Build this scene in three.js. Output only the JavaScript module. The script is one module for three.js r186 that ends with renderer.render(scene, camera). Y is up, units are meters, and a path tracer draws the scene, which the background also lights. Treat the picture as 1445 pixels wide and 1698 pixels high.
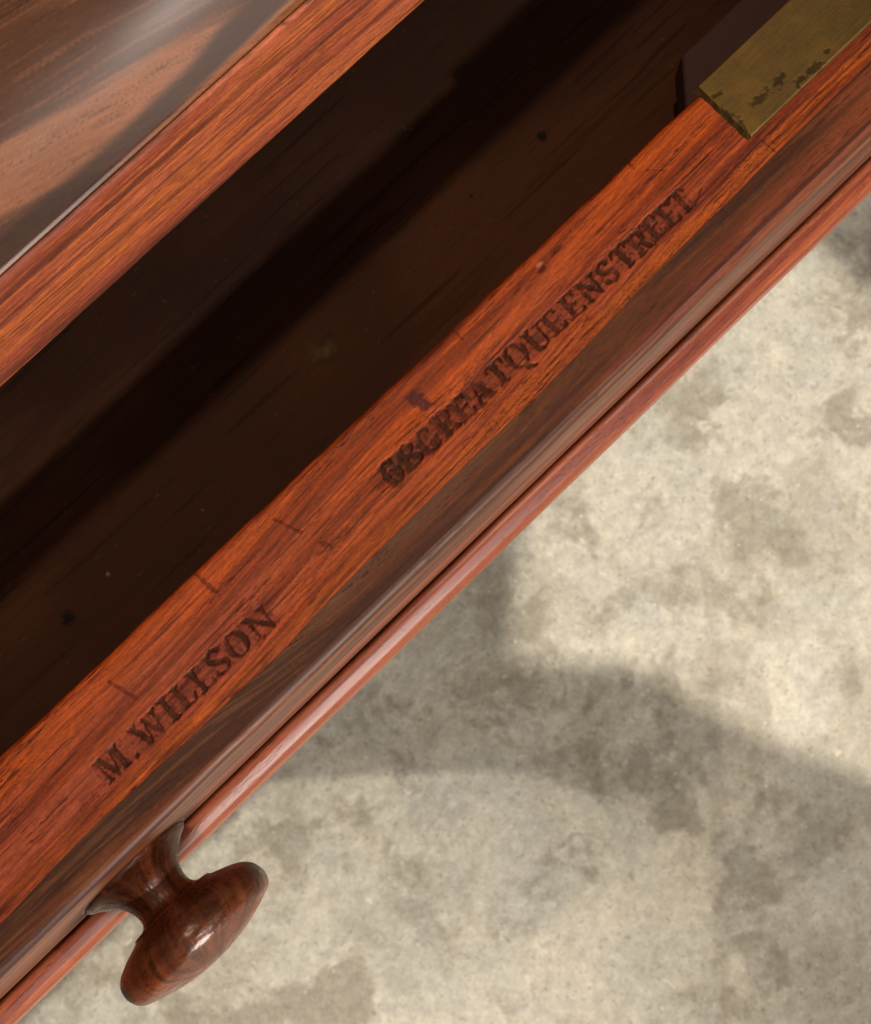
import * as THREE from 'three';
import { RoundedBoxGeometry } from 'three/addons/geometries/RoundedBoxGeometry.js';
import { RectAreaLightUniformsLib } from 'three/addons/lights/RectAreaLightUniformsLib.js';
import { mergeGeometries } from 'three/addons/utils/BufferGeometryUtils.js';

// ------------------------------------------------------------------ camera, lights, exposure
// x runs along the drawer front, z points out of the drawer, y is up; the floor is y = 0.
const scene = new THREE.Scene();
scene.background = new THREE.Color(0x000000);
const TOP = 0.70;                                   // height of the drawer's top edge
const PHI = 44.3 * Math.PI / 180, TX = Math.tan(7 * Math.PI / 180), TZ = Math.tan(7 * Math.PI / 180);
const look = new THREE.Vector3(TX, -1, -TZ).normalize();
const camera = new THREE.PerspectiveCamera(2 * Math.atan(849 / 3000) * 180 / Math.PI, 872 / 1024, 0.02, 20);
camera.position.set(0, TOP, 0).addScaledVector(look, -0.30);
camera.up.set(Math.sin(PHI), 0, -Math.cos(PHI));
camera.lookAt(0, TOP, 0);
camera.focus = 0.305; camera.userData.fStop = 80;
camera.updateMatrixWorld();
scene.add(camera);

const renderer = new THREE.WebGLRenderer({ antialias: true });
renderer.setSize(872, 1024);
renderer.toneMapping = THREE.LinearToneMapping;
renderer.toneMappingExposure = 1.0;
renderer.shadowMap.enabled = true;

const CEIL = 2.62;
// name, bulb position, aim, colour, candela, bulb radius (m), cone half angle (deg), penumbra, floor outline let through by the gate (mm) or null
const LAMPS = [
  { id: 'key', label: 'cool white ceiling spotlight aimed at the open drawer from the front', pos: [0.52, 2.40, 1.55], aim: [0.0, 0.70, -0.02], color: 0xfffaf2, cd: 6.2, r: 0.034, cone: 6, pen: 1.0 },
  { id: 'back', label: 'warm ceiling spotlight hanging straight above the table edge', pos: [0.10, 2.40, -0.285], aim: [0.0, 0.70, -0.07], color: 0xffe2bd, cd: 2.5, r: 0.03, cone: 7, pen: 1.0 },
  { id: 'pool_a', label: 'added warm spotlight with a plate cut to shape an angular pool on the concrete', pos: [0.30, 2.40, 0.95], aim: [0.22, 0, 0.03], color: 0xfff5e6, cd: 16, r: 0.0009, cone: 9, pen: 0.9,
    gate: [[210, -130], [121, -51], [55, 2], [78, 24], [98, 46], [107, 60], [112, 82], [119, 106], [134, 145], [153, 185], [220, 330], [356, 330], [352, 0], [348, -170]] },  // added lamp; outline cut to draw the bright floor patch and its dark edge
  { id: 'pool_b', label: 'added warm spotlight with a plate cut to shape a pool beside the drawer knob', pos: [-0.35, 2.40, 0.95], aim: [-0.24, 0, 0.12], color: 0xfff5e6, cd: 12.5, r: 0.0003, cone: 7.5, pen: 1.0,
    gate: [[-620, -42], [-82, -42], [-35, -1], [20, 50], [60, 130], [120, 420], [-620, 420]] },  // second added lamp, outline cut to the bright patch near the knob
];

// added unseen fill panel in front of the drawer: a bright pane and an area light of its size
const FILL = { x: -0.04, y0: 0.40, y1: 1.50, w: 0.56, z: 2.35, color: 0xfff6ec, nits: 33 };

// ------------------------------------------------------------------ helpers
const mm = 0.001;
function rng(seed) { let s = seed >>> 0; return () => { s = (s + 0x6D2B79F5) >>> 0; let t = s; t = Math.imul(t ^ (t >>> 15), t | 1); t ^= t + Math.imul(t ^ (t >>> 7), t | 61); return ((t ^ (t >>> 14)) >>> 0) / 4294967296; }; }
function hash(ix, iy, s) { let h = Math.imul(ix, 374761393) ^ Math.imul(iy, 668265263) ^ Math.imul(s, 2147483647 - 58371); h = Math.imul(h ^ (h >>> 13), 1274126177); h ^= h >>> 16; h = Math.imul(h, 2246822519); return ((h ^ (h >>> 15)) >>> 0) / 4294967296; }
function noise(x, y, s = 0) {                       // value noise, 0..1
  const ix = Math.floor(x), iy = Math.floor(y); let fx = x - ix, fy = y - iy;
  fx = fx * fx * fx * (fx * (fx * 6 - 15) + 10); fy = fy * fy * fy * (fy * (fy * 6 - 15) + 10);
  const a = hash(ix, iy, s), b = hash(ix + 1, iy, s), c = hash(ix, iy + 1, s), d = hash(ix + 1, iy + 1, s);
  return a + (b - a) * fx + (c - a) * fy + (a - b - c + d) * fx * fy;
}
function fbm(x, y, o, s = 0, g = 0.5) { let v = 0, a = 1, t = 0; for (let i = 0; i < o; i++) { v += a * noise(x, y, s + i * 17); t += a; a *= g; const nx = x * 1.94 + y * 0.32 + 7.1; y = y * 1.94 - x * 0.32 + 3.7; x = nx; } return v / t; }
function sfbm(x, y, o, s = 0, g = 0.55) { let v = 0, a = 1, t = 0; for (let i = 0; i < o; i++) { v += a * noise(x, y, s + i * 17); t += a; a *= g; x = x * 2.03 + 5.3; y = y * 2.03 + 9.1; } return v / t; }   // stays aligned with the axes (grain)
const sm = (a, b, x) => { const t = Math.min(1, Math.max(0, (x - a) / (b - a))); return t * t * (3 - 2 * t); };
const mix = (a, b, t) => a + (b - a) * t;
const mix3 = (a, b, t) => [mix(a[0], b[0], t), mix(a[1], b[1], t), mix(a[2], b[2], t)];
const clamp = (x, a, b) => Math.min(b, Math.max(a, x));
const segd = (x, z, x0, z0, x1, z1) => { const dx = x1 - x0, dz = z1 - z0, t = clamp(((x - x0) * dx + (z - z0) * dz) / (dx * dx + dz * dz), 0, 1); return Math.hypot(x - x0 - t * dx, z - z0 - t * dz); };

// paint(u, v) with u, v in millimetres from the patch's corner -> { c: sRGB 0..255, r: roughness, h: relief in mm }
function surface(w, h, u0, v0, u1, v1, hScale, paint, opts = {}, wrap = THREE.ClampToEdgeWrapping) {
  const col = new Uint8Array(w * h * 4), ro = new Uint8Array(w * h * 4), bu = new Uint8Array(w * h * 4);
  for (let j = 0; j < h; j++) for (let i = 0; i < w; i++) {
    const k = (j * w + i) * 4, p = paint(u0 + (u1 - u0) * (i + 0.5) / w, v0 + (v1 - v0) * (j + 0.5) / h);
    col[k] = clamp(p.c[0], 0, 255); col[k + 1] = clamp(p.c[1], 0, 255); col[k + 2] = clamp(p.c[2], 0, 255); col[k + 3] = 255;
    ro[k] = ro[k + 1] = ro[k + 2] = clamp(p.r * 255, 0, 255); ro[k + 3] = 255;
    bu[k] = bu[k + 1] = bu[k + 2] = clamp(128 + p.h / hScale * 255, 0, 255); bu[k + 3] = 255;
  }
  const T = (d, srgb) => { const t = new THREE.DataTexture(d, w, h); t.magFilter = THREE.LinearFilter; t.minFilter = THREE.LinearMipmapLinearFilter; t.generateMipmaps = true; t.wrapS = t.wrapT = wrap; if (srgb) t.colorSpace = THREE.SRGBColorSpace; t.needsUpdate = true; return t; };
  return new THREE.MeshPhysicalMaterial({ map: T(col, true), roughnessMap: T(ro), roughness: 1, metalness: 0, bumpMap: T(bu), bumpScale: hScale * mm, ...opts });
}
// sweep a profile (list of [z, y] in mm, same length everywhere) along stations x (mm); uv from uvf(x, z, y, index)
function sweep(xs, profile, uvf, closed = true) {
  const P = [], U = [], I = []; let n = 0;
  xs.forEach((x, i) => { const pr = profile(x); n = pr.length; pr.forEach(([z, y], j) => { P.push(x * mm, y * mm, z * mm); U.push(...uvf(x, z, y, j)); }); if (closed) { const [z, y] = pr[0]; P.push(x * mm, y * mm, z * mm); U.push(...uvf(x, z, y, n)); } });
  const m = closed ? n + 1 : n;
  for (let i = 0; i + 1 < xs.length; i++) for (let j = 0; j + 1 < m; j++) { const a = i * m + j, b = a + m; I.push(a, b, a + 1, a + 1, b, b + 1); }
  const g = new THREE.BufferGeometry();
  g.setAttribute('position', new THREE.Float32BufferAttribute(P, 3)); g.setAttribute('uv', new THREE.Float32BufferAttribute(U, 2)); g.setIndex(I); g.computeVertexNormals();
  const parts = [g];
  if (closed) for (const x of [xs[0], xs[xs.length - 1]]) {           // end caps
    const pr = profile(x), s = new THREE.Shape(pr.map(([z, y]) => new THREE.Vector2(z, y))), cg = new THREE.ShapeGeometry(s), cp = cg.attributes.position;
    for (let k = 0; k < cp.count; k++) cp.setXYZ(k, x * mm, cp.getY(k) * mm, cp.getX(k) * mm);
    const cu = cg.attributes.uv; for (let k = 0; k < cu.count; k++) cu.setXY(k, ...uvf(x, cp.getZ(k) / mm, cp.getY(k) / mm, 0));
    cg.computeVertexNormals(); parts.push(cg);
  }
  return mergeGeometries(parts);
}
const range = (a, b, step) => { const n = Math.max(1, Math.round((b - a) / step)), r = []; for (let i = 0; i <= n; i++) r.push(a + (b - a) * i / n); return r; };
function add(name, geo, mat, parent = scene, label) { const m = new THREE.Mesh(geo, mat); m.name = name; m.castShadow = m.receiveShadow = true; if (label) m.userData.label = label; parent.add(m); return m; }
const used = {};
function thing(name, label, category, group) { const o = new THREE.Group(); const k = used[name] = (used[name] ?? -1) + 1; o.name = k ? name + '_' + String(k).padStart(3, '0') : name; o.userData = { label, category }; if (group) o.userData.group = group; scene.add(o); return o; }
function box(x0, x1, y0, y1, z0, z1, r = 0.8) { const g = new RoundedBoxGeometry((x1 - x0) * mm, (y1 - y0) * mm, (z1 - z0) * mm, 2, r * mm); g.translate((x0 + x1) / 2 * mm, (y0 + y1) / 2 * mm, (z0 + z1) / 2 * mm); return g; }
const T0 = TOP / mm;                                 // 700

// ------------------------------------------------------------------ stamped lettering: a depth mask drawn letter by letter
const MK = 14, MX0 = -76, MZ0 = -16, MW = 152 * MK, MH = 16 * MK;      // 14 samples a mm
const cv = document.createElement('canvas'); cv.width = MW; cv.height = MH;
const cx = cv.getContext('2d'); cx.fillStyle = '#fff'; cx.textAlign = 'left'; cx.textBaseline = 'alphabetic';
const strips = [];
function stamp(chars, centres, widths, zBase, cap, seed) {
  const weak = seed > 30 ? 0.55 : 1;
  const R = rng(seed), em = 100; cx.font = 'bold ' + em + 'px serif';
  [...chars].forEach((ch, i) => {
    const m = cx.measureText(ch), l = m.actualBoundingBoxLeft, w = l + m.actualBoundingBoxRight, H = 71.4;
    const W = widths[i], z = zBase(centres[i]) + (R() - 0.5) * 0.35;
    cx.save();
    cx.translate((centres[i] - MX0) * MK, (z - MZ0) * MK); cx.rotate((R() - 0.5) * 0.09);
    const sy = cap * MK / H * (0.96 + R() * 0.09), sx = W * MK / w;
    cx.scale(sx, sy); cx.globalAlpha = (0.78 + R() * 0.22) * weak; cx.fillText(ch, -w / 2 + l, 0);
    cx.restore();
  });
}
stamp('M.WILLSON', [-66.4, -62.6, -58.3, -53.9, -50.4, -46.6, -42.9, -38.6, -33.6], [5.4, 0.8, 5.8, 2.3, 3.4, 3.4, 3.5, 4.3, 4.8], (x) => -4.85, 4.35, 11);
stamp('68GREATQUEENSTREET', [-0.4, 3.7, 7.8, 12.0, 15.8, 19.9, 24.1, 28.5, 33.0, 37.1, 41.3, 45.6, 49.8, 53.7, 57.5, 61.1, 64.3, 67.6], [3.3, 3.5, 3.9, 4.0, 3.6, 4.1, 3.8, 4.3, 4.1, 3.6, 3.6, 4.3, 3.1, 3.7, 3.9, 3.4, 3.3, 3.6], (x) => -7.75 + x * 0.0115, 4.2, 23);
{ const keep = cx.globalAlpha; stamp('68GREA', [-0.9, 3.1, 7.2, 11.5, 15.2, 19.3], [3.3, 3.5, 3.9, 4.0, 3.6, 4.1], (x) => -7.45 + x * 0.0115, 4.1, 37); stamp('STREET', [50.2, 54.1, 57.9, 61.5, 64.7, 68.0], [3.1, 3.7, 3.9, 3.4, 3.3, 3.6], (x) => -8.05 + x * 0.0115, 4.2, 41); cx.globalAlpha = keep; }   // struck twice
const raw = cx.getImageData(0, 0, MW, MH).data, mask = new Float32Array(MW * MH);
{ // soften the cut edges
  const a = new Float32Array(MW * MH); for (let i = 0; i < a.length; i++) a[i] = raw[i * 4 + 3] / 255;
  const K = 1, b = new Float32Array(a.length);
  for (let j = 0; j < MH; j++) for (let i = 0; i < MW; i++) { let s = 0; for (let k = -K; k <= K; k++) s += a[j * MW + clamp(i + k, 0, MW - 1)]; b[j * MW + i] = s / (2 * K + 1); }
  for (let j = 0; j < MH; j++) for (let i = 0; i < MW; i++) { let s = 0; for (let k = -K; k <= K; k++) s += b[clamp(j + k, 0, MH - 1) * MW + i]; mask[j * MW + i] = s / (2 * K + 1); }
}
function letter(x, z) {                               // 0..1, with crumbled edges
  const wx = x + (noise(x * 4, z * 4, 91) - 0.5) * 0.2 + (noise(x * 1.1, z * 1.1, 89) - 0.5) * 0.3, wz = z + (noise(x * 4, z * 4, 92) - 0.5) * 0.2 + (noise(x * 1.1, z * 1.1, 90) - 0.5) * 0.3;
  const i = (wx - MX0) * MK, j = (wz - MZ0) * MK; if (i < 1 || j < 1 || i >= MW - 2 || j >= MH - 2) return 0;
  const a = Math.floor(i), b = Math.floor(j), f = i - a, g = j - b, k = b * MW + a;
  const m = mix(mix(mask[k], mask[k + 1], f), mix(mask[k + MW], mask[k + MW + 1], f), g);
  return sm(0.3, 0.8, m) * (0.4 + 0.8 * noise(x * 0.8, z * 0.8, 93));
}
function strip(x, z) {                                // the shallow trough each line of stamps has pressed into the wood
  let s = 0;
  for (const [x0, x1, b, k, cap] of [[-69.4, -31.0, -4.85, 0, 4.4], [-2.2, 69.3, -7.75, 0.0115, 4.25]]) {
    const base = b + k * x, e = (noise(x * 1.3, z * 0.3, 95) - 0.5) * 0.35;
    s = Math.max(s, sm(x0 - 0.3, x0 + 0.4, x + e) * (1 - sm(x1 - 0.4, x1 + 0.3, x + e)) * sm(base - cap - 0.25, base - cap + 0.08, z + e * 0.6) * (1 - sm(base - 0.25, base + 0.25, z + e * 0.5)));
  }
  return s * (0.45 + 0.75 * noise(x * 0.35, 3.3, 96));
}

// ------------------------------------------------------------------ woods
// boundary between the red board and the dark rosewood facing glued to its front (mm)
const WAVY = [[-200, -0.6], [-120, -0.8], [-96, -0.9], [-76, -1.7], [-56, -1.3], [-36, -1.1], [-15, -2.0], [6, -2.3], [27, -2.3], [42, -2.8], [58, -3.5], [72, -3.6], [86, -3.9], [110, -4.1], [200, -3.6], [440, -3.0]];
function wavy(x) {
  let i = 0; while (i + 2 < WAVY.length && x > WAVY[i + 1][0]) i++;
  const [x0, a] = WAVY[i], [x1, b] = WAVY[i + 1], t = clamp((x - x0) / (x1 - x0), 0, 1);
  return mix(a, b, t * t * (3 - 2 * t)) + (sfbm(x * 0.22, 1.7, 3, 5) - 0.5) * 0.25;
}
// shared wood grain: v across the grain, u along it, both mm -> figure 0..1 (dark streaks), fibre, pores
function grain(u, v, seed, cross = 1) {
  const w = v + (fbm(u * 0.012, v * 0.05, 3, seed) - 0.5) * 7 * cross;
  const figure = sfbm(u * 0.010, w * 0.42, 4, seed + 3, 0.6);
  const fine = sfbm(u * 0.05, w * 2.3, 3, seed + 9, 0.6);
  const fibre = noise(u * 0.22, w * 2.6, seed + 13) * 0.3 + noise(u * 0.55 + w, w * 4.6, seed + 14) * 0.4 + noise(u * 2.6, w * 5.2, seed + 15) * 0.3;
  const pores = sm(0.62, 0.95, noise(u * 0.5 + noise(0, w * 4, seed + 2) * 9, w * 4.6, seed + 21)) * sm(0.35, 0.7, fbm(u * 0.06, w * 0.6, 3, seed + 22));
  return { figure, fine, fibre, pores };
}
const SCRIBES = [[-57.8, -17.0, -56.4, -12.0, 0.22], [-35.6, -20.2, -35.2, -15.6, 0.3], [-19.9, -17.6, -18.4, -13.0, 0.2], [-17.2, -9.6, -16.5, -7.6, 0.25], [23.9, -20.2, 23.8, -18.0, 0.2], [85.4, -8.6, 85.7, -3.8, 0.16], [66.4, -20.9, 66.0, -18.6, 0.2], [68.9, -6.9, 71.8, -8.3, 0.14], [67.5, -17.2, 69.6, -15.0, 0.12]];
const RED0 = -130, RED1 = 140, RZ0 = -52, RZ1 = 1;
function redPaint(x, z) {
  const g = grain(x, z + x * 0.035, 40), big = fbm(x * 0.02 + 3, z * 0.09, 3, 71);
  let c = mix3([192, 89, 44], [180, 86, 56], sm(0.38, 0.62, big));
  const inner = (1 - sm(-18.5, -10.5, z + (fbm(x * 0.03, z * 0.2, 2, 62) - 0.5) * 14)); c = mix3(c, [204, 88, 24], inner * 0.75);          // orange heartwood streaks
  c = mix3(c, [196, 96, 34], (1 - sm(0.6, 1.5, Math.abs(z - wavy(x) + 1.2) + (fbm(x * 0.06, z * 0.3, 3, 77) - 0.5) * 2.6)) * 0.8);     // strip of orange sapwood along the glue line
  c = mix3(c, [104, 40, 24], sm(0.49, 0.72, g.figure) * 0.5);
  c = mix3(c, [130, 50, 28], sm(0.50, 0.74, g.fine) * 0.5);
  const f = (0.68 + 0.50 * g.fibre) * 0.98; c = [c[0] * f, c[1] * f, c[2] * f];
  c = mix3(c, [62, 22, 15], g.pores * 0.75);
  c = mix3(c, [66, 26, 18], sm(0.60, 0.82, sfbm(x * 0.07, (z + x * 0.035) * 2.6, 3, 55)) * 0.65);
  // marks: scribe lines, purple ink smudge, nick, dirt packed into the stamps
  let h = (g.fibre - 0.5) * 0.03 - g.pores * 0.03;
  for (const [a, b, d, e, w] of SCRIBES) { const q = (1 - sm(w * 0.5, w * 1.6, segd(x, z, a, b, d, e) + (noise(x * 2, z * 2, 81) - 0.5) * w * 1.8)) ; if (q > 0) { c = mix3(c, [62, 22, 18], q * 0.5 * (0.5 + 0.7 * noise(x * 1.3, z * 1.3, 80))); h -= q * 0.07; } }
  const sx = x - 11.2 - (z + 16) * 0.12, sz = z + 15.6; const q = (1 - sm(0.9, 1.5, Math.abs(sx) + (noise(x * 1.5, z * 1.5, 82) - 0.5) * 1.1)) * (1 - sm(2.0, 3.0, Math.abs(sz) + (noise(x, z, 83) - 0.5) * 1.6));
  c = mix3(c, [78, 32, 36], q * 0.95 * (0.6 + 0.5 * noise(x * 3, z * 3, 84)));
  const nk = Math.hypot((x - 42.4) * 0.7, (z + 18.2) * 1.4); c = mix3(c, [210, 150, 130], (1 - sm(0.3, 0.7, nk)) * 0.6); c = mix3(c, [70, 24, 16], (1 - sm(0.3, 0.8, Math.hypot((x - 42.1) * 0.6, (z + 17.2) * 1.5))) * 0.8);
  const L = letter(x, z), S = strip(x, z), dirt = 0.55 + 0.6 * noise(x * 2.2, z * 2.2, 85);
  c = mix3(c, [116, 48, 36], S * 0.5);
  const inkc = mix3([50, 24, 26], [58, 36, 20], noise(x * 0.5, z * 0.5, 86));
  c = mix3(c, inkc, clamp(L * dirt * 0.95, 0, 0.78));
  c = mix3(c, [64, 38, 24], S * sm(0.62, 0.8, noise(x * 1.7, z * 1.7, 87)) * 0.7);
  if (x < 4 && x > -3) c = mix3(c, [58, 36, 22], S * 0.7 * sm(0.35, 0.6, noise(x * 1.2, z * 1.2, 88)));
  return { c, r: 0.5 + 0.14 * (g.fibre - 0.5) + g.pores * 0.2 + L * 0.15, h };
}
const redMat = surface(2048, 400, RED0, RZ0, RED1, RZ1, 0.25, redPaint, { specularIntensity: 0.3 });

const FAC0 = -130, FAC1 = 140, FV0 = -5, FV1 = 64;     // rosewood facing: v runs over the top, round the edge and down the face
function facPaint(x, v) {
  const g = grain(x, v * 0.9 - x * 0.03, 140), big = fbm(x * 0.016, v * 0.12, 3, 171);
  let c = mix3([122, 70, 42], [96, 52, 32], sm(0.35, 0.65, big));
  c = mix3(c, [60, 36, 28], sm(0.5, 0.68, g.figure) * 0.7);
  c = mix3(c, [126, 82, 48], sm(0.60, 0.74, g.fine) * 0.45);
  c = mix3(c, [140, 70, 46], sm(0.54, 0.66, sfbm(x * 0.007, (v + x * 0.012) * 0.13, 3, 188)) * 0.7);        // red-brown streaks of the figure
  c = mix3(c, [66, 38, 34], sm(0.62, 0.72, sfbm(x * 0.012, v * 0.5, 3, 191)) * 0.55);
  const f = 0.84 + 0.32 * g.fibre; c = [c[0] * f, c[1] * f, c[2] * f];
  c = mix3(c, [38, 22, 18], g.pores * 0.6);
  return { c, r: 0.3 + 0.1 * noise(x * 0.08, v * 0.6, 195) + 0.08 * g.fibre + g.pores * 0.1, h: (g.fibre - 0.5) * 0.012 - g.pores * 0.02 };
}
const facMat = surface(2048, 512, FAC0, FV0, FAC1, FV1, 0.25, facPaint, { specularIntensity: 0.3 });
function beadPaint(x, v) {
  const g = grain(x, v * 0.9 - x * 0.02, 240), big = fbm(x * 0.02, v * 0.1, 3, 271);
  let c = mix3([158, 82, 50], [140, 70, 44], sm(0.4, 0.62, big));
  c = mix3(c, [112, 48, 36], sm(0.52, 0.68, g.figure) * 0.65);
  const f = 0.86 + 0.28 * g.fibre; c = [c[0] * f, c[1] * f, c[2] * f];
  c = mix3(c, [60, 30, 24], g.pores * 0.6);
  return { c, r: 0.22 + 0.1 * g.fibre + 0.08 * noise(x * 0.1, v, 291), h: (g.fibre - 0.5) * 0.008 - g.pores * 0.02 };
}
const beadMat = surface(2048, 128, -130, 0, 140, 24, 0.25, beadPaint, { specularIntensity: 0.4 });

// table: figured rosewood top and red front rail
const TX0 = -170, TX1 = 150;
function topPaint(x, d) {                              // d: mm back from the front arris, over the curve
  const g = grain(x, d + x * 0.16, 340, 1.2);
  const w = d + (fbm(x * 0.03, d * 0.06, 3, 361) - 0.5) * 2;
  let c = mix3([138, 88, 60], [114, 72, 52], sm(0.35, 0.65, fbm(x * 0.015, d * 0.06, 3, 371)));
  c = mix3(c, [66, 42, 30], sm(0.47, 0.64, sfbm((x + d) * 0.012, (d + x * 0.2) * 0.16, 4, 381)) * 0.8);
  c = mix3(c, [150, 96, 62], sm(0.58, 0.7, g.fine) * 0.3);
  // honey strip beside the arris, then the near-black figure line
  c = mix3(c, [112, 60, 24], (1 - sm(0.7, 1.8, w + (noise(x * 0.15, d * 0.4, 391) - 0.5) * 2)) * 0.85);
  const k = sm(0.9, 1.8, w) * (1 - sm(3.4, 5.0, w + (noise(x * 0.08, d * 0.2, 392) - 0.5) * 1.2)); c = mix3(c, [56, 36, 26], k * 0.85);
  for (const [a, b, ra, rb] of [[-6, 30, 5, 2.2], [4, 36, 3, 1.6], [10, 26, 2.5, 1.3]]) c = mix3(c, [70, 44, 44], (1 - sm(0.5, 1.3, Math.hypot((x - a) / ra, (d - b) / rb) + (noise(x * 0.5, d * 0.5, 395) - 0.5) * 0.7)) * 0.65);
  const f = 0.88 + 0.24 * g.fibre; c = [c[0] * f, c[1] * f, c[2] * f];
  c = mix3(c, [46, 28, 22], g.pores * 0.4);
  return { c, r: 0.22 + 0.08 * noise(x * 0.05, d * 0.15, 396) + 0.03 * g.fibre, h: (fbm(x * 0.05, d * 0.12, 2, 397) - 0.5) * 0.05 };
}
const topMat = surface(1536, 640, TX0, -2, TX1, 120, 0.25, topPaint, { specularIntensity: 0.3 });
function railPaint(x, v) {                             // v: mm down the rail
  const g = grain(x, v * 0.8 - x * 0.03, 440), big = fbm(x * 0.02, v * 0.06, 3, 471);
  let c = mix3([188, 98, 60], [168, 82, 54], sm(0.4, 0.6, big));
  c = mix3(c, [206, 110, 52], sm(0.5, 0.62, sfbm(x * 0.008, (v - x * 0.04) * 0.16, 3, 463)) * 0.7);
  c = mix3(c, [104, 52, 38], sm(0.48, 0.66, sfbm(x * 0.011, (v - x * 0.05) * 0.26, 4, 481)) * 0.8);
  c = mix3(c, [116, 52, 32], sm(0.56, 0.74, g.fine) * 0.6);
  const f = (0.66 + 0.48 * g.fibre) * 0.92; c = [c[0] * f, c[1] * f, c[2] * f];
  c = mix3(c, [70, 34, 24], g.pores * 0.7);
  return { c, r: 0.46 + 0.12 * g.fibre, h: (g.fibre - 0.5) * 0.03 - g.pores * 0.03 };
}
const railMat = surface(1536, 256, TX0, -2, TX1, 40, 0.25, railPaint, { specularIntensity: 0.4 });
function bottomPaint(x, z) {
  const g = grain(x, z, 540);
  let c = mix3([80, 48, 31], [64, 38, 25], sm(0.35, 0.65, fbm(x * 0.02, z * 0.03, 3, 571)));
  c = mix3(c, [58, 34, 24], sm(0.5, 0.75, g.figure) * 0.4);
  const f = 0.9 + 0.2 * g.fibre; c = [c[0] * f, c[1] * f, c[2] * f];
  // the knot, a dark spot and a couple of pale flecks
  const kx = x - 12.3 + (fbm(x * 0.3, z * 0.3, 3, 580) - 0.5) * 5, kz = z + 44.5 + (fbm(x * 0.3 + 9, z * 0.3, 3, 581) - 0.5) * 5, kr = Math.hypot(kx, kz * 1.1);
  c = mix3(c, [86, 72, 44], (1 - sm(1.2, 5.0, kr)) * 0.9 * (0.4 + 0.8 * noise(x * 0.9, z * 0.9, 584))); c = mix3(c, [40, 28, 18], (1 - sm(0.4, 1.8, Math.abs(kr - 2.4 - noise(x * 0.5, z * 0.5, 582)))) * 0.6 * noise(x * 0.6, z * 0.6, 585));
  c = mix3(c, [120, 92, 70], sm(0.965, 0.985, noise(x * 1.1, z * 1.1, 588)) * 0.4); c = mix3(c, [34, 22, 16], sm(0.66, 0.8, sfbm(x * 0.03, z * 0.9, 3, 589)) * 0.5);
  for (const [a, b, r, col] of [[-59, -40.5, 1.4, [22, 18, 16]], [-47.5, -41.5, 0.45, [140, 110, 88]], [119.5, -49.5, 0.5, [190, 150, 120]], [-26, -38, 0.3, [110, 90, 70]], [56, -47, 0.35, [26, 18, 14]], [75, -46, 0.9, [28, 18, 14]]]) c = mix3(c, col, (1 - sm(r * 0.6, r * 1.3, Math.hypot(x - a, z - b) + (noise(x * 2, z * 2, 583) - 0.5) * r)) * 0.85);
  return { c, r: 0.75, h: (g.fibre - 0.5) * 0.05 };
}
const bottomMat = surface(1536, 512, -150, -140, 170, -10, 0.3, bottomPaint, { specularIntensity: 0.3 });
const carcase = new THREE.MeshPhysicalMaterial({ color: new THREE.Color().setRGB(0.24, 0.10, 0.055), roughness: 0.6 });

// ------------------------------------------------------------------ the floor: one sheet of worn polished concrete
function floorPaint(x, z) {
  const wx = x + (fbm(x * 0.02, z * 0.02, 3, 601) - 0.5) * 26, wz = z + (fbm(x * 0.02 + 9, z * 0.02, 3, 602) - 0.5) * 26;
  const a = fbm(wx * 0.017, wz * 0.017, 7, 611, 0.64), b = fbm(wx * 0.045, wz * 0.045, 6, 621, 0.66), d = fbm(x * 0.2, z * 0.2, 4, 631, 0.7);
  let c = [208, 203, 188];
  c = mix3(c, [220, 212, 192], sm(0.46, 0.62, b) * 0.5);
  c = mix3(c, [180, 172, 154], sm(0.44, 0.64, a) * 0.6);
  c = mix3(c, [150, 141, 125], sm(0.49, 0.66, fbm(wx * 0.028 + 40, wz * 0.028, 7, 641, 0.66)) * 0.6);
  c = mix3(c, [192, 191, 182], sm(0.54, 0.64, fbm(x * 0.03, z * 0.03, 6, 651, 0.6)) * 0.4);
  const f = 0.89 + 0.22 * d; c = [c[0] * f, c[1] * f, c[2] * f];
  const gr = noise(x * 0.9, z * 0.9, 655); c = [c[0] * (0.955 + 0.09 * gr), c[1] * (0.955 + 0.09 * gr), c[2] * (0.955 + 0.09 * gr)];
  const sp = noise(x * 0.55, z * 0.55, 661); c = mix3(c, [118, 110, 94], sm(0.86, 0.94, sp) * 0.3);
  const wh = noise(x * 0.33, z * 0.33, 671); c = mix3(c, [244, 236, 214], sm(0.965, 0.98, wh) * 0.7);
  // a faint darker line running across the slab
  const t = (x - 113) * 0.715 + (z - 105) * 0.699, n = (x - 113) * 0.699 - (z - 105) * 0.715;
  void t; c = mix3(c, [124, 114, 102], (1 - sm(1.5, 6.5, Math.abs(-t + (fbm(n * 0.02, 5, 3, 681) - 0.5) * 6))) * 0.17 * sm(-60, 0, n * -1 + 60) );
  return { c, r: 0.48 + 0.2 * (a - 0.5) + 0.1 * (d - 0.5), h: (d - 0.5) * 0.25 };
}
const FS = 900;
const floorMat = surface(1600, 1600, -350, -350, 550, 550, 0.6, floorPaint, { specularIntensity: 0.5 }, THREE.MirroredRepeatWrapping);
{
  const g = new THREE.PlaneGeometry(6, 6, 1, 1); g.rotateX(-Math.PI / 2);
  const p = g.attributes.position, u = g.attributes.uv; for (let i = 0; i < p.count; i++) u.setXY(i, (p.getX(i) / mm + 350) / FS, (p.getZ(i) / mm + 350) / FS);
  const f = add('floor', g, floorMat); f.userData = { kind: 'structure', label: 'mottled worn polished concrete floor', category: 'floor' };
}
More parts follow.
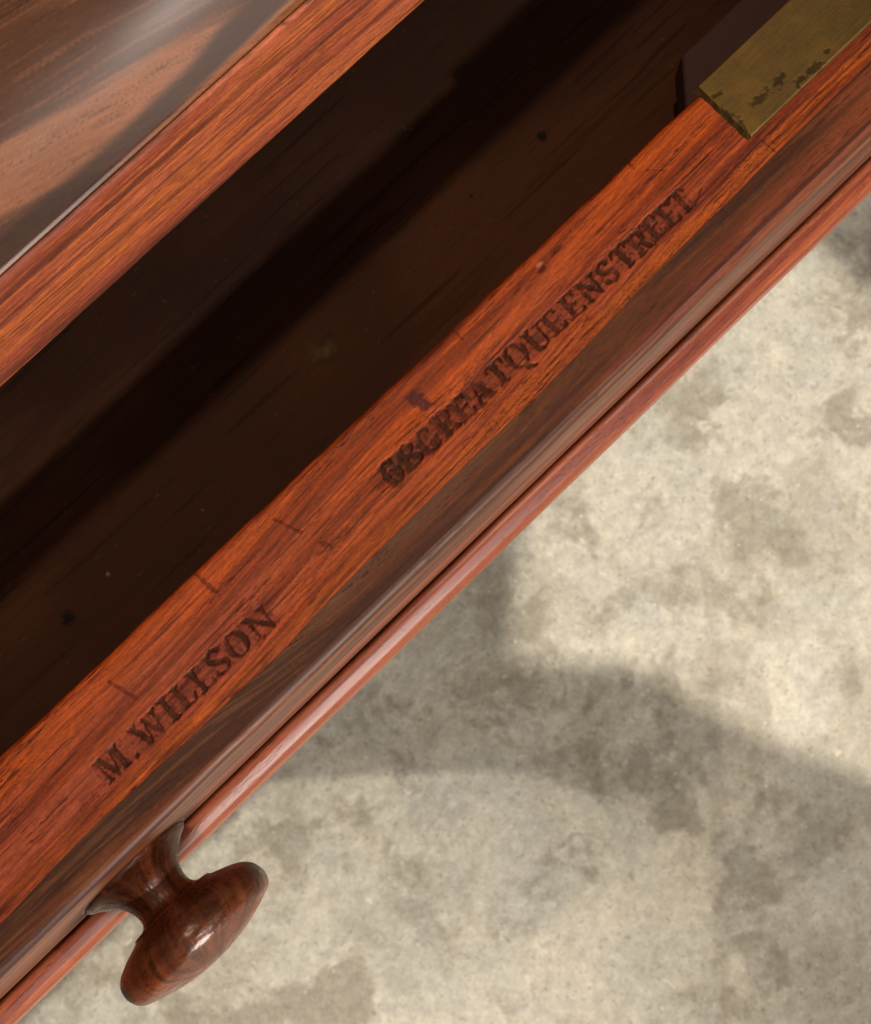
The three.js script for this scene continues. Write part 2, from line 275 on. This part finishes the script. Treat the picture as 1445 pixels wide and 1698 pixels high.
{
  const g = new THREE.BoxGeometry(5, 0.12, 5); g.translate(0, CEIL + 0.06, 0);
  const f = add('ceiling', g, new THREE.MeshStandardMaterial({ color: new THREE.Color().setRGB(0.58, 0.56, 0.53), roughness: 0.9 })); f.userData = { kind: 'structure', label: 'plain pale plaster ceiling carrying the spotlights', category: 'ceiling' };
}

// ------------------------------------------------------------------ table
const table = thing('writing_table', 'polished rosewood table edge with curved top above the drawer', 'table');
{
  const L = -262, Rr = 502, xs = [L, ...range(-170, 150, 4), Rr];
  // top: curve rising from a sharp front arris
  const prof = () => {
    const p = [[-64.6, 738.6], [-64.6, 740.2]];
    let h = 0; for (let i = 1; i <= 46; i++) { h += Math.min(0.75, 0.9 * Math.pow(1 - (i - 0.5) / 46, 1.2)); p.push([-64.6 - i, 740.2 + h]); }
    p.push([-480, 740.3 + h], [-484, 738.8 + h], [-484, 740], [-480, 739.2]); return p;
  };
  const gTop = sweep(xs, prof, (x, z, y) => [(x - TX0) / (TX1 - TX0), (Math.min(118, -64 - z) + 2) / 122]);
  add('tabletop', gTop, topMat, table, 'glossy dark streaked rosewood top');
  const rp = (x) => { const e = (fbm(x * 0.12, 2, 2, 9) - 0.5) * 0.5; return [[-64.55, 740.35], [-64.3, 740.3], [-64.0, 740.0], [-63.9, 739.6], [-63.95, 738.6], [-64.1, 730], [-64.2, 720], [-64.2, 708], [-64.4 , 705.4 + e], [-65.2, 704.2 + e], [-68, 704 + e * 0.5], [-84, 704], [-84, 738.5], [-64.55, 738.5]]; };
  add('front_rail', sweep([L + 6, ...range(-170, 150, 1.5), Rr - 6], rp, (x, z, y) => [(x - TX0) / (TX1 - TX0), (740.35 - y + (z < -66 ? -66 - z : 0) + 2) / 42]), railMat, table, 'plain red-brown edge below the polished top');
  // the case the drawer slides in
  add('case_side', box(L + 8, L + 30, 600, 739, -470, -85), carcase, table);
  add('case_side', box(Rr - 30, Rr - 8, 600, 739, -470, -85), carcase, table);
  add('case_back', box(L + 31, Rr - 31, 600, 739, -470, -452), carcase, table);
  add('drawer_runner', box(L + 31, L + 92, 622, 639.5, -451, -85), carcase, table);
  add('drawer_runner', box(Rr - 92, Rr - 31, 622, 639.5, -451, -85), carcase, table);
  for (const [x, z] of [[L + 30, -110], [Rr - 30, -110], [L + 30, -448], [Rr - 30, -448]]) {
    const g = new THREE.LatheGeometry([[0.001, 0], [14, 0], [16, 20], [15, 60], [19, 300], [23, 520], [20, 540], [26, 570], [26, 599.5], [0.001, 599.5]].map(([r, y]) => new THREE.Vector2(r * mm, y * mm)), 28); g.translate(x * mm, 0, z * mm);
    add('leg', g, carcase, table);
  }
}

// ------------------------------------------------------------------ drawer
const drawer = thing('drawer', 'open drawer with stamped red front edge, brass lock and turned knob', 'drawer');
const DL = -192, DR = 432;                            // drawer width
{
  const dense = [DL, ...range(-128, -72, 0.6), ...range(-71.8, 72, 0.2), ...range(72.6, 138, 0.6), DR];
  const NZ = 92;
  const board = (x) => {
    const p = [], zi = -20.9 + (sfbm(x * 0.11, 8.2, 4, 15) - 0.5) * 0.6, zf = wavy(x);
    p.push([zi, 652], [zi, 690], [zi + 0.05, 697.6], [zi + 0.25, 698.9]);
    for (let i = 0; i <= NZ; i++) {
      const z = mix(zi + 0.5, zf, i / NZ), ed = Math.max(0, 1.3 - (z - zi)), L = letter(x, z), S = strip(x, z);
      let y = T0 - ed * ed * 0.55 + (fbm(x * 0.05, z * 0.16, 2, 31) - 0.5) * 0.22 - L * 0.34 - S * 0.08;
      const base = x < -15 ? -4.85 - 4.4 : -7.75 + x * 0.0115 - 4.25;
      if ((x > -70 && x < -30) || (x > -2.5 && x < 69)) y += 0.06 * (1 - sm(0.1, 0.5, Math.abs(z - base + 0.25))) * noise(x * 0.4, 7, 97);   // burr thrown up along the top of the stamps
      p.push([z, y]);
    }
    p.push([zf, p[p.length - 1][1]], [zf, 690], [zf, 652]);
    return p;
  };
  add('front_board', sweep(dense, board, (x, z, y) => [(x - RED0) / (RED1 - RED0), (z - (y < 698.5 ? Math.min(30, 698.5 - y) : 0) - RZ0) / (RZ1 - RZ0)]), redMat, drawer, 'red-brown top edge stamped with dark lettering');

  const fac = (x) => {
    const zf = wavy(x) + 0.02, p = [[zf, 652], [zf, 699.9], [zf, 699.9]], wob = (fbm(x * 0.03, 6, 2, 44) - 0.5) * 0.3;
    for (let i = 1; i <= 8; i++) p.push([mix(zf, 3.3, i / 8), T0 - 0.05 - 0.45 * (i / 8) ** 2.5]);
    for (let i = 1; i <= 14; i++) { const a = (0.12 + 0.88 * i / 14) * Math.PI / 2; p.push([3.0 + (2.2 + wob) * Math.sin(a), T0 - 0.42 - 2.2 * (1 - Math.cos(a))]); }
    for (const [z, y] of [[5.2, 690], [4.8, 678], [4.4, 668], [4.1, 661.2], [3.6, 660.6], [2.4, 660.2], [0.4, 659.9], [0.4, 652]]) p.push([z + wob * 0.6, y]);
    return p;
  };
  const flen = (z, y) => (y > 696.3 && z < 5.4 ? z + 4 - FV0 - 5 + (T0 - y) * 0.6 : 5.3 + 4 + 1.2 + (696.3 - y)) ;
  add('facing', sweep([DL, ...range(-128, 138, 0.8), DR], fac, (x, z, y) => [(x - FAC0) / (FAC1 - FAC0), (clamp(flen(z, y), -5, 63) - FV0) / (FV1 - FV0)]), facMat, drawer, 'dark rosewood facing with rounded top edge');

  const bead = (x) => {
    const p = [[0.6, 645], [0.6, 652], [3.9, 652.4]], wob = (fbm(x * 0.04, 3, 2, 47) - 0.5) * 0.2;
    for (const [z, y] of [[3.95, 658.4], [4.05, 659.2], [4.3, 659.65], [4.9, 659.7], [5.7, 659.3], [6.3, 658.85], [7.3, 657.95], [8.0, 657.25], [8.35, 655.8], [8.5, 653.4], [8.45, 650.8], [8.1, 648]]) p.push([z + wob, y]);
    p.push([6.8 + wob, 645.2]);
    return p;
  };
  add('cock_bead', sweep([DL, ...range(-128, 138, 0.8), DR], bead, (x, z, y) => [(x + 130) / 270, clamp((z + (660 - y)) / 24, 0, 1)]), beadMat, drawer, 'lighter rounded bead along the bottom of the front');

  const gb = new THREE.BoxGeometry((DR - DL - 4) * mm, 8 * mm, 348 * mm); gb.translate((DL + DR) / 2 * mm, 646 * mm, (-194.8) * mm);
  const bp = gb.attributes.position, bu = gb.attributes.uv; for (let i = 0; i < bp.count; i++) bu.setXY(i, (bp.getX(i) / mm + 150) / 320, (bp.getZ(i) / mm + 140) / 130);
  add('drawer_bottom', gb, bottomMat, drawer, 'dark stained bottom board');
  add('drawer_side', box(DL, DL + 11, 651, 697, -368, -21.8), carcase, drawer);
  add('drawer_side', box(DR - 11, DR, 651, 697, -368, -21.8), carcase, drawer);
  add('drawer_back', box(DL + 11.5, DR - 11.5, 651, 690, -368, -358), carcase, drawer);
}
// turned knob
{
  const pr = [[0.01, 4.6], [11.0, 4.6], [11.4, 5.0], [11.3, 5.4], [10.7, 5.95], [9.6, 6.5], [8.4, 7.4], [7.1, 8.4], [6.2, 9.6], [5.6, 11.2], [5.45, 12.6], [5.7, 13.6], [6.5, 14.3], [7.9, 14.75], [8.5, 14.7], [8.8, 15.05], [10.4, 15.7], [12.4, 16.5], [14.2, 17.5], [15.4, 18.8], [15.85, 20.3], [15.8, 21.7], [15.3, 22.9], [14.4, 23.7], [12.8, 24.35], [10.5, 25.1], [7.0, 26.0], [3.5, 26.5], [0.01, 26.6]];
  const curve = new THREE.SplineCurve(pr.map(([r, z]) => new THREE.Vector2(r, z))), pts = curve.getPoints(150).map((p) => new THREE.Vector2(Math.max(0.01, p.x) * mm, p.y * mm));
  const g = new THREE.LatheGeometry(pts, 96), p = g.attributes.position;
  for (let i = 0; i < p.count; i++) { const x = p.getX(i) / mm, y = p.getY(i) / mm, z = p.getZ(i) / mm, n = 1 + (fbm(x * 0.12 + 20, (z + y * 0.7) * 0.12, 3, 51) - 0.5) * 0.035 * Math.min(1, Math.max(0, (y - 6) / 6)); p.setXYZ(i, x * n * mm, y * mm, z * n * mm); }
  g.computeVertexNormals(); g.rotateX(Math.PI / 2); g.translate(-78.4 * mm, 673.5 * mm, 0);
  const knobMat = surface(1024, 512, 0, 0, 100, 50, 0.25, (u, v) => {
    const a = u / 100 * Math.PI * 2, X = Math.cos(a) * 14, Y = Math.sin(a) * 14, gr = grain(X * 2 + v * 0.3, Y, 640);
    let c = mix3([124, 62, 34], [94, 46, 26], sm(0.35, 0.65, fbm(X * 0.12 + v * 0.05, Y * 0.12, 3, 641)));
    c = mix3(c, [50, 26, 17], sm(0.42, 0.74, sfbm((X + 30) * 0.05 + v * 0.02, Y * 0.7 + v * 0.12, 4, 642)) * 0.5);
    const f = 0.86 + 0.28 * noise(X * 0.4 + 9 + v * 0.2, Y * 3 + v * 0.5, 643); c = [c[0] * f, c[1] * f, c[2] * f];
    c = mix3(c, [36, 20, 14], sm(0.7, 0.86, noise(u * 1.1 + 3, v * 2.6, 644)) * 0.35);
    const wear = sm(0.5, 0.75, fbm(u * 0.3, v * 0.5, 4, 649)); c = mix3(c, [122, 76, 48], wear * 0.3);
    return { c, r: 0.2 + 0.1 * noise(X * 0.3 + v, Y * 0.3, 645) + 0.06 * noise(u * 3, v * 3, 646) + wear * 0.14, h: (noise(u * 2.2, v * 2.2, 647) - 0.5) * 0.012 + (fbm(u * 0.5, v * 0.5, 3, 648) - 0.5) * 0.12 };
  }, { specularIntensity: 0.8 }, THREE.RepeatWrapping);
  add('knob', g, knobMat, drawer, 'dark polished turned wooden knob');
}
// brass lock let into the top edge
{
  const lock = new THREE.Group(); lock.name = 'lock'; lock.userData = { label: 'tarnished brass drawer lock' }; drawer.add(lock);
  const x0 = 83.6, x1 = 168, z0 = -21.4, z1 = -9.1;
  const R = rng(5), s = new THREE.Shape(); const edge = [];
  for (let i = 0; i <= 10; i++) edge.push([x0 + (R() - 0.5) * 0.28, mix(z0, z1, i / 10)]);
  s.moveTo(x1, -z0); s.lineTo(x1, -z1); for (let i = 10; i >= 0; i--) s.lineTo(edge[i][0], -edge[i][1]);
  const g = new THREE.ExtrudeGeometry(s, { depth: 1.0, bevelEnabled: true, bevelThickness: 0.25, bevelSize: 0.25, bevelSegments: 2 });
  g.rotateX(-Math.PI / 2); g.translate(0, 699.65, 0);
  { const q = g.attributes.position; for (let i = 0; i < q.count; i++) if (q.getX(i) < 86 && q.getY(i) > 700.2) q.setX(i, q.getX(i) + 0.9); g.computeVertexNormals(); }
  g.scale(mm, mm, mm);
  const p = g.attributes.position, u = g.attributes.uv; for (let i = 0; i < p.count; i++) u.setXY(i, (p.getX(i) / mm - 80) / 60, (p.getZ(i) / mm + 24 + (p.getY(i) / mm - 702) * 0.5) / 18);
  const brass = surface(1024, 320, 80, -24, 140, -6, 0.3, (x, z) => {
    const n = fbm(x * 0.2, z * 0.2, 4, 701), f = noise(x * 3, z * 3, 702), st = noise(x * 0.25, z * 5, 703);
    let c = mix3([138, 108, 54], [126, 100, 54], sm(0.35, 0.65, n)); c = mix3(c, [160, 128, 46], (1 - sm(84.5, 88.5, x + (n - 0.5) * 4)) * 0.3);
    const k = 0.82 + 0.05 * f + 0.1 * (st - 0.5); c = [c[0] * k, c[1] * k, c[2] * k];
    let dk = 1 - sm(0.3, 0.9, x - 83.6 + (fbm(x * 0.8, z * 0.8, 3, 709) - 0.5) * 1.2);                                              // darker left end, then the dark corroded pits
    for (const [a, b, d, e, w] of [[89.2, -13.0, 96.0, -13.2, 0.75], [97.2, -10.6, 102.4, -10.4, 0.62], [104.5, -11.2, 105.6, -11.0, 0.3], [84.4, -10.6, 85.2, -13.6, 0.35], [84.8, -19.0, 86.4, -18.6, 0.4], [84.0, -16.5, 84.6, -14.6, 0.4]]) dk = Math.max(dk, 1 - sm(w * 0.1, w * 1.4, segd(x, z, a, b, d, e) + (fbm(x * 1.2, z * 1.2, 3, 704) - 0.5) * w * 3.4));
    c = mix3(c, [60, 46, 29], dk * 0.5); c = mix3(c, [70, 54, 32], sm(0.72, 0.85, noise(x * 0.9, z * 0.9, 705)) * 0.1);
    return { c, r: 0.5 + 0.12 * n + dk * 0.3, h: (f - 0.5) * 0.008 - dk * 0.08 };
  }, { metalness: 0.75 });
  add('selvage_plate', g, brass, lock, 'tarnished brass plate with dark pits');
  const cs = new THREE.Shape([[88, 21.5], [99, 33.5], [170, 33.5], [170, 21.5]].map(([a, b]) => new THREE.Vector2(a, b)));
  const cg = new THREE.ExtrudeGeometry(cs, { depth: 10, bevelEnabled: true, bevelThickness: 0.4, bevelSize: 0.4, bevelSegments: 1 }); cg.rotateX(-Math.PI / 2); cg.translate(0, 661, 0); cg.scale(mm, mm, mm);
  add('lock_case', cg, new THREE.MeshPhysicalMaterial({ color: new THREE.Color().setRGB(0.075, 0.042, 0.040), roughness: 0.7, specularIntensity: 0.4 }), lock, 'rusty brown iron lock case on the inside of the front');
}

// ------------------------------------------------------------------ ceiling spotlights (out of the picture)
const black = new THREE.MeshPhysicalMaterial({ color: 0x18181a, roughness: 0.5, side: THREE.DoubleSide });
for (const l of LAMPS) {
  const t = thing('ceiling_spotlight', l.label, 'spotlight', 'spotlights on the ceiling');
  const P = new THREE.Vector3(...l.pos), A = new THREE.Vector3(...l.aim), dir = A.clone().sub(P).normalize();
  const q = new THREE.Quaternion().setFromUnitVectors(new THREE.Vector3(0, -1, 0), dir);
  const col = new THREE.Color(l.color), lens = Math.max(l.r, 0.008);
  const hg = new THREE.LatheGeometry([[0.02, 0.135], [0.045, 0.13], [0.055, 0.11], [0.055, -0.03], [0.052, -0.03], [0.052, 0.105], [0.02, 0.12]].map(([r, y]) => new THREE.Vector2(r, y)), 32); hg.applyQuaternion(q); hg.translate(P.x, P.y, P.z);
  add('housing', hg, black, t);
  const bg = new THREE.CircleGeometry(lens, 32); bg.rotateX(Math.PI / 2); bg.translate(0, 0.006, 0); bg.applyQuaternion(q); bg.translate(P.x, P.y, P.z);
  add('lamp_lens', bg, new THREE.MeshStandardMaterial({ color: 0x222222, emissive: col, emissiveIntensity: 2 }), t);
  const top = P.clone().addScaledVector(dir, -0.12), sg = new THREE.CylinderGeometry(0.009, 0.009, CEIL - top.y + 0.002, 12); sg.translate(top.x, (CEIL + top.y) / 2, top.z);
  add('stem', sg, black, t);
  if (l.gate) {                                        // added plate, opening cut to make the floor's light and dark shapes
    const gd = 0.22, k = gd / P.y, s = new THREE.Shape(), c = [A.x - P.x, A.z - P.z].map((v) => v * k);
    const hs = 0.075; s.moveTo(c[0] - hs, -(c[1] - hs)); s.lineTo(c[0] + hs, -(c[1] - hs)); s.lineTo(c[0] + hs, -(c[1] + hs)); s.lineTo(c[0] - hs, -(c[1] + hs)); s.closePath();
    const clampIn = (v, m) => clamp(v, m - hs + 0.006, m + hs - 0.006);
    s.holes.push(new THREE.Path(l.gate.map(([x, z]) => new THREE.Vector2(clampIn((x * mm - P.x) * k, c[0]), -clampIn((z * mm - P.z) * k, c[1])))));
    const g = new THREE.ExtrudeGeometry(s, { depth: 0.0004, bevelEnabled: false }); g.rotateX(-Math.PI / 2); g.translate(P.x, P.y - gd, P.z);
    add('added_shutter', g, black, t);
    for (const sx of [-1, 1]) { const rx = P.x + c[0] + sx * (hs - 0.003), yy0 = P.y - gd + 0.0006, hg2 = new THREE.BoxGeometry(0.003, CEIL - yy0, 0.008); hg2.translate(rx, (CEIL + yy0) / 2, P.z + c[1] - hs + 0.006); add('added_shutter_arm', hg2, black, t); }
  }
  const sp = new THREE.SpotLight(col, l.cd, 0, l.cone * Math.PI / 180, l.pen, 2);
  sp.position.copy(P); sp.target.position.copy(A); sp.castShadow = true; sp.shadow.radius = l.r / 0.02; sp.shadow.camera.near = 0.05; sp.shadow.bias = -0.0005; sp.shadow.mapSize.set(2048, 2048); sp.name = 'spotlight_beam';
  scene.add(sp, sp.target);
}
{
  const t = thing('window', 'added tall bright fill panel in front of the drawer, out of view', 'window');  // made-up framed panel, added to fill in light from the front
  const h = FILL.y1 - FILL.y0, yc = (FILL.y0 + FILL.y1) / 2, col = new THREE.Color(FILL.color);
  const pg = new THREE.BoxGeometry(FILL.w, h, 0.012); pg.translate(FILL.x, yc, FILL.z);
  add('fill_pane', pg, new THREE.MeshStandardMaterial({ color: 0x888888, emissive: col, emissiveIntensity: 1.5 }), t);
  const white = new THREE.MeshStandardMaterial({ color: 0xd8d4cc, roughness: 0.6 });
  for (const sx of [-1, 1]) { const g = new THREE.BoxGeometry(0.06, h + 0.12, 0.07); g.translate(FILL.x + sx * (FILL.w / 2 + 0.032), yc, FILL.z); add('fill_frame', g, white, t); }
  const g1 = new THREE.BoxGeometry(FILL.w, 0.058, 0.07); g1.translate(FILL.x, FILL.y1 + 0.031, FILL.z); add('fill_frame', g1, white, t);
  const g2 = new THREE.BoxGeometry(FILL.w + 0.13, FILL.y0 - 0.062, 0.12); g2.translate(FILL.x, (FILL.y0 - 0.062) / 2, FILL.z); add('panel_base', g2, white, t);
  RectAreaLightUniformsLib.init();
  const ra = new THREE.RectAreaLight(col, FILL.nits, FILL.w, h); ra.position.set(FILL.x, yc, FILL.z - 0.05); ra.lookAt(FILL.x, yc, -5); ra.name = 'fill_light'; scene.add(ra);
}
renderer.render(scene, camera);
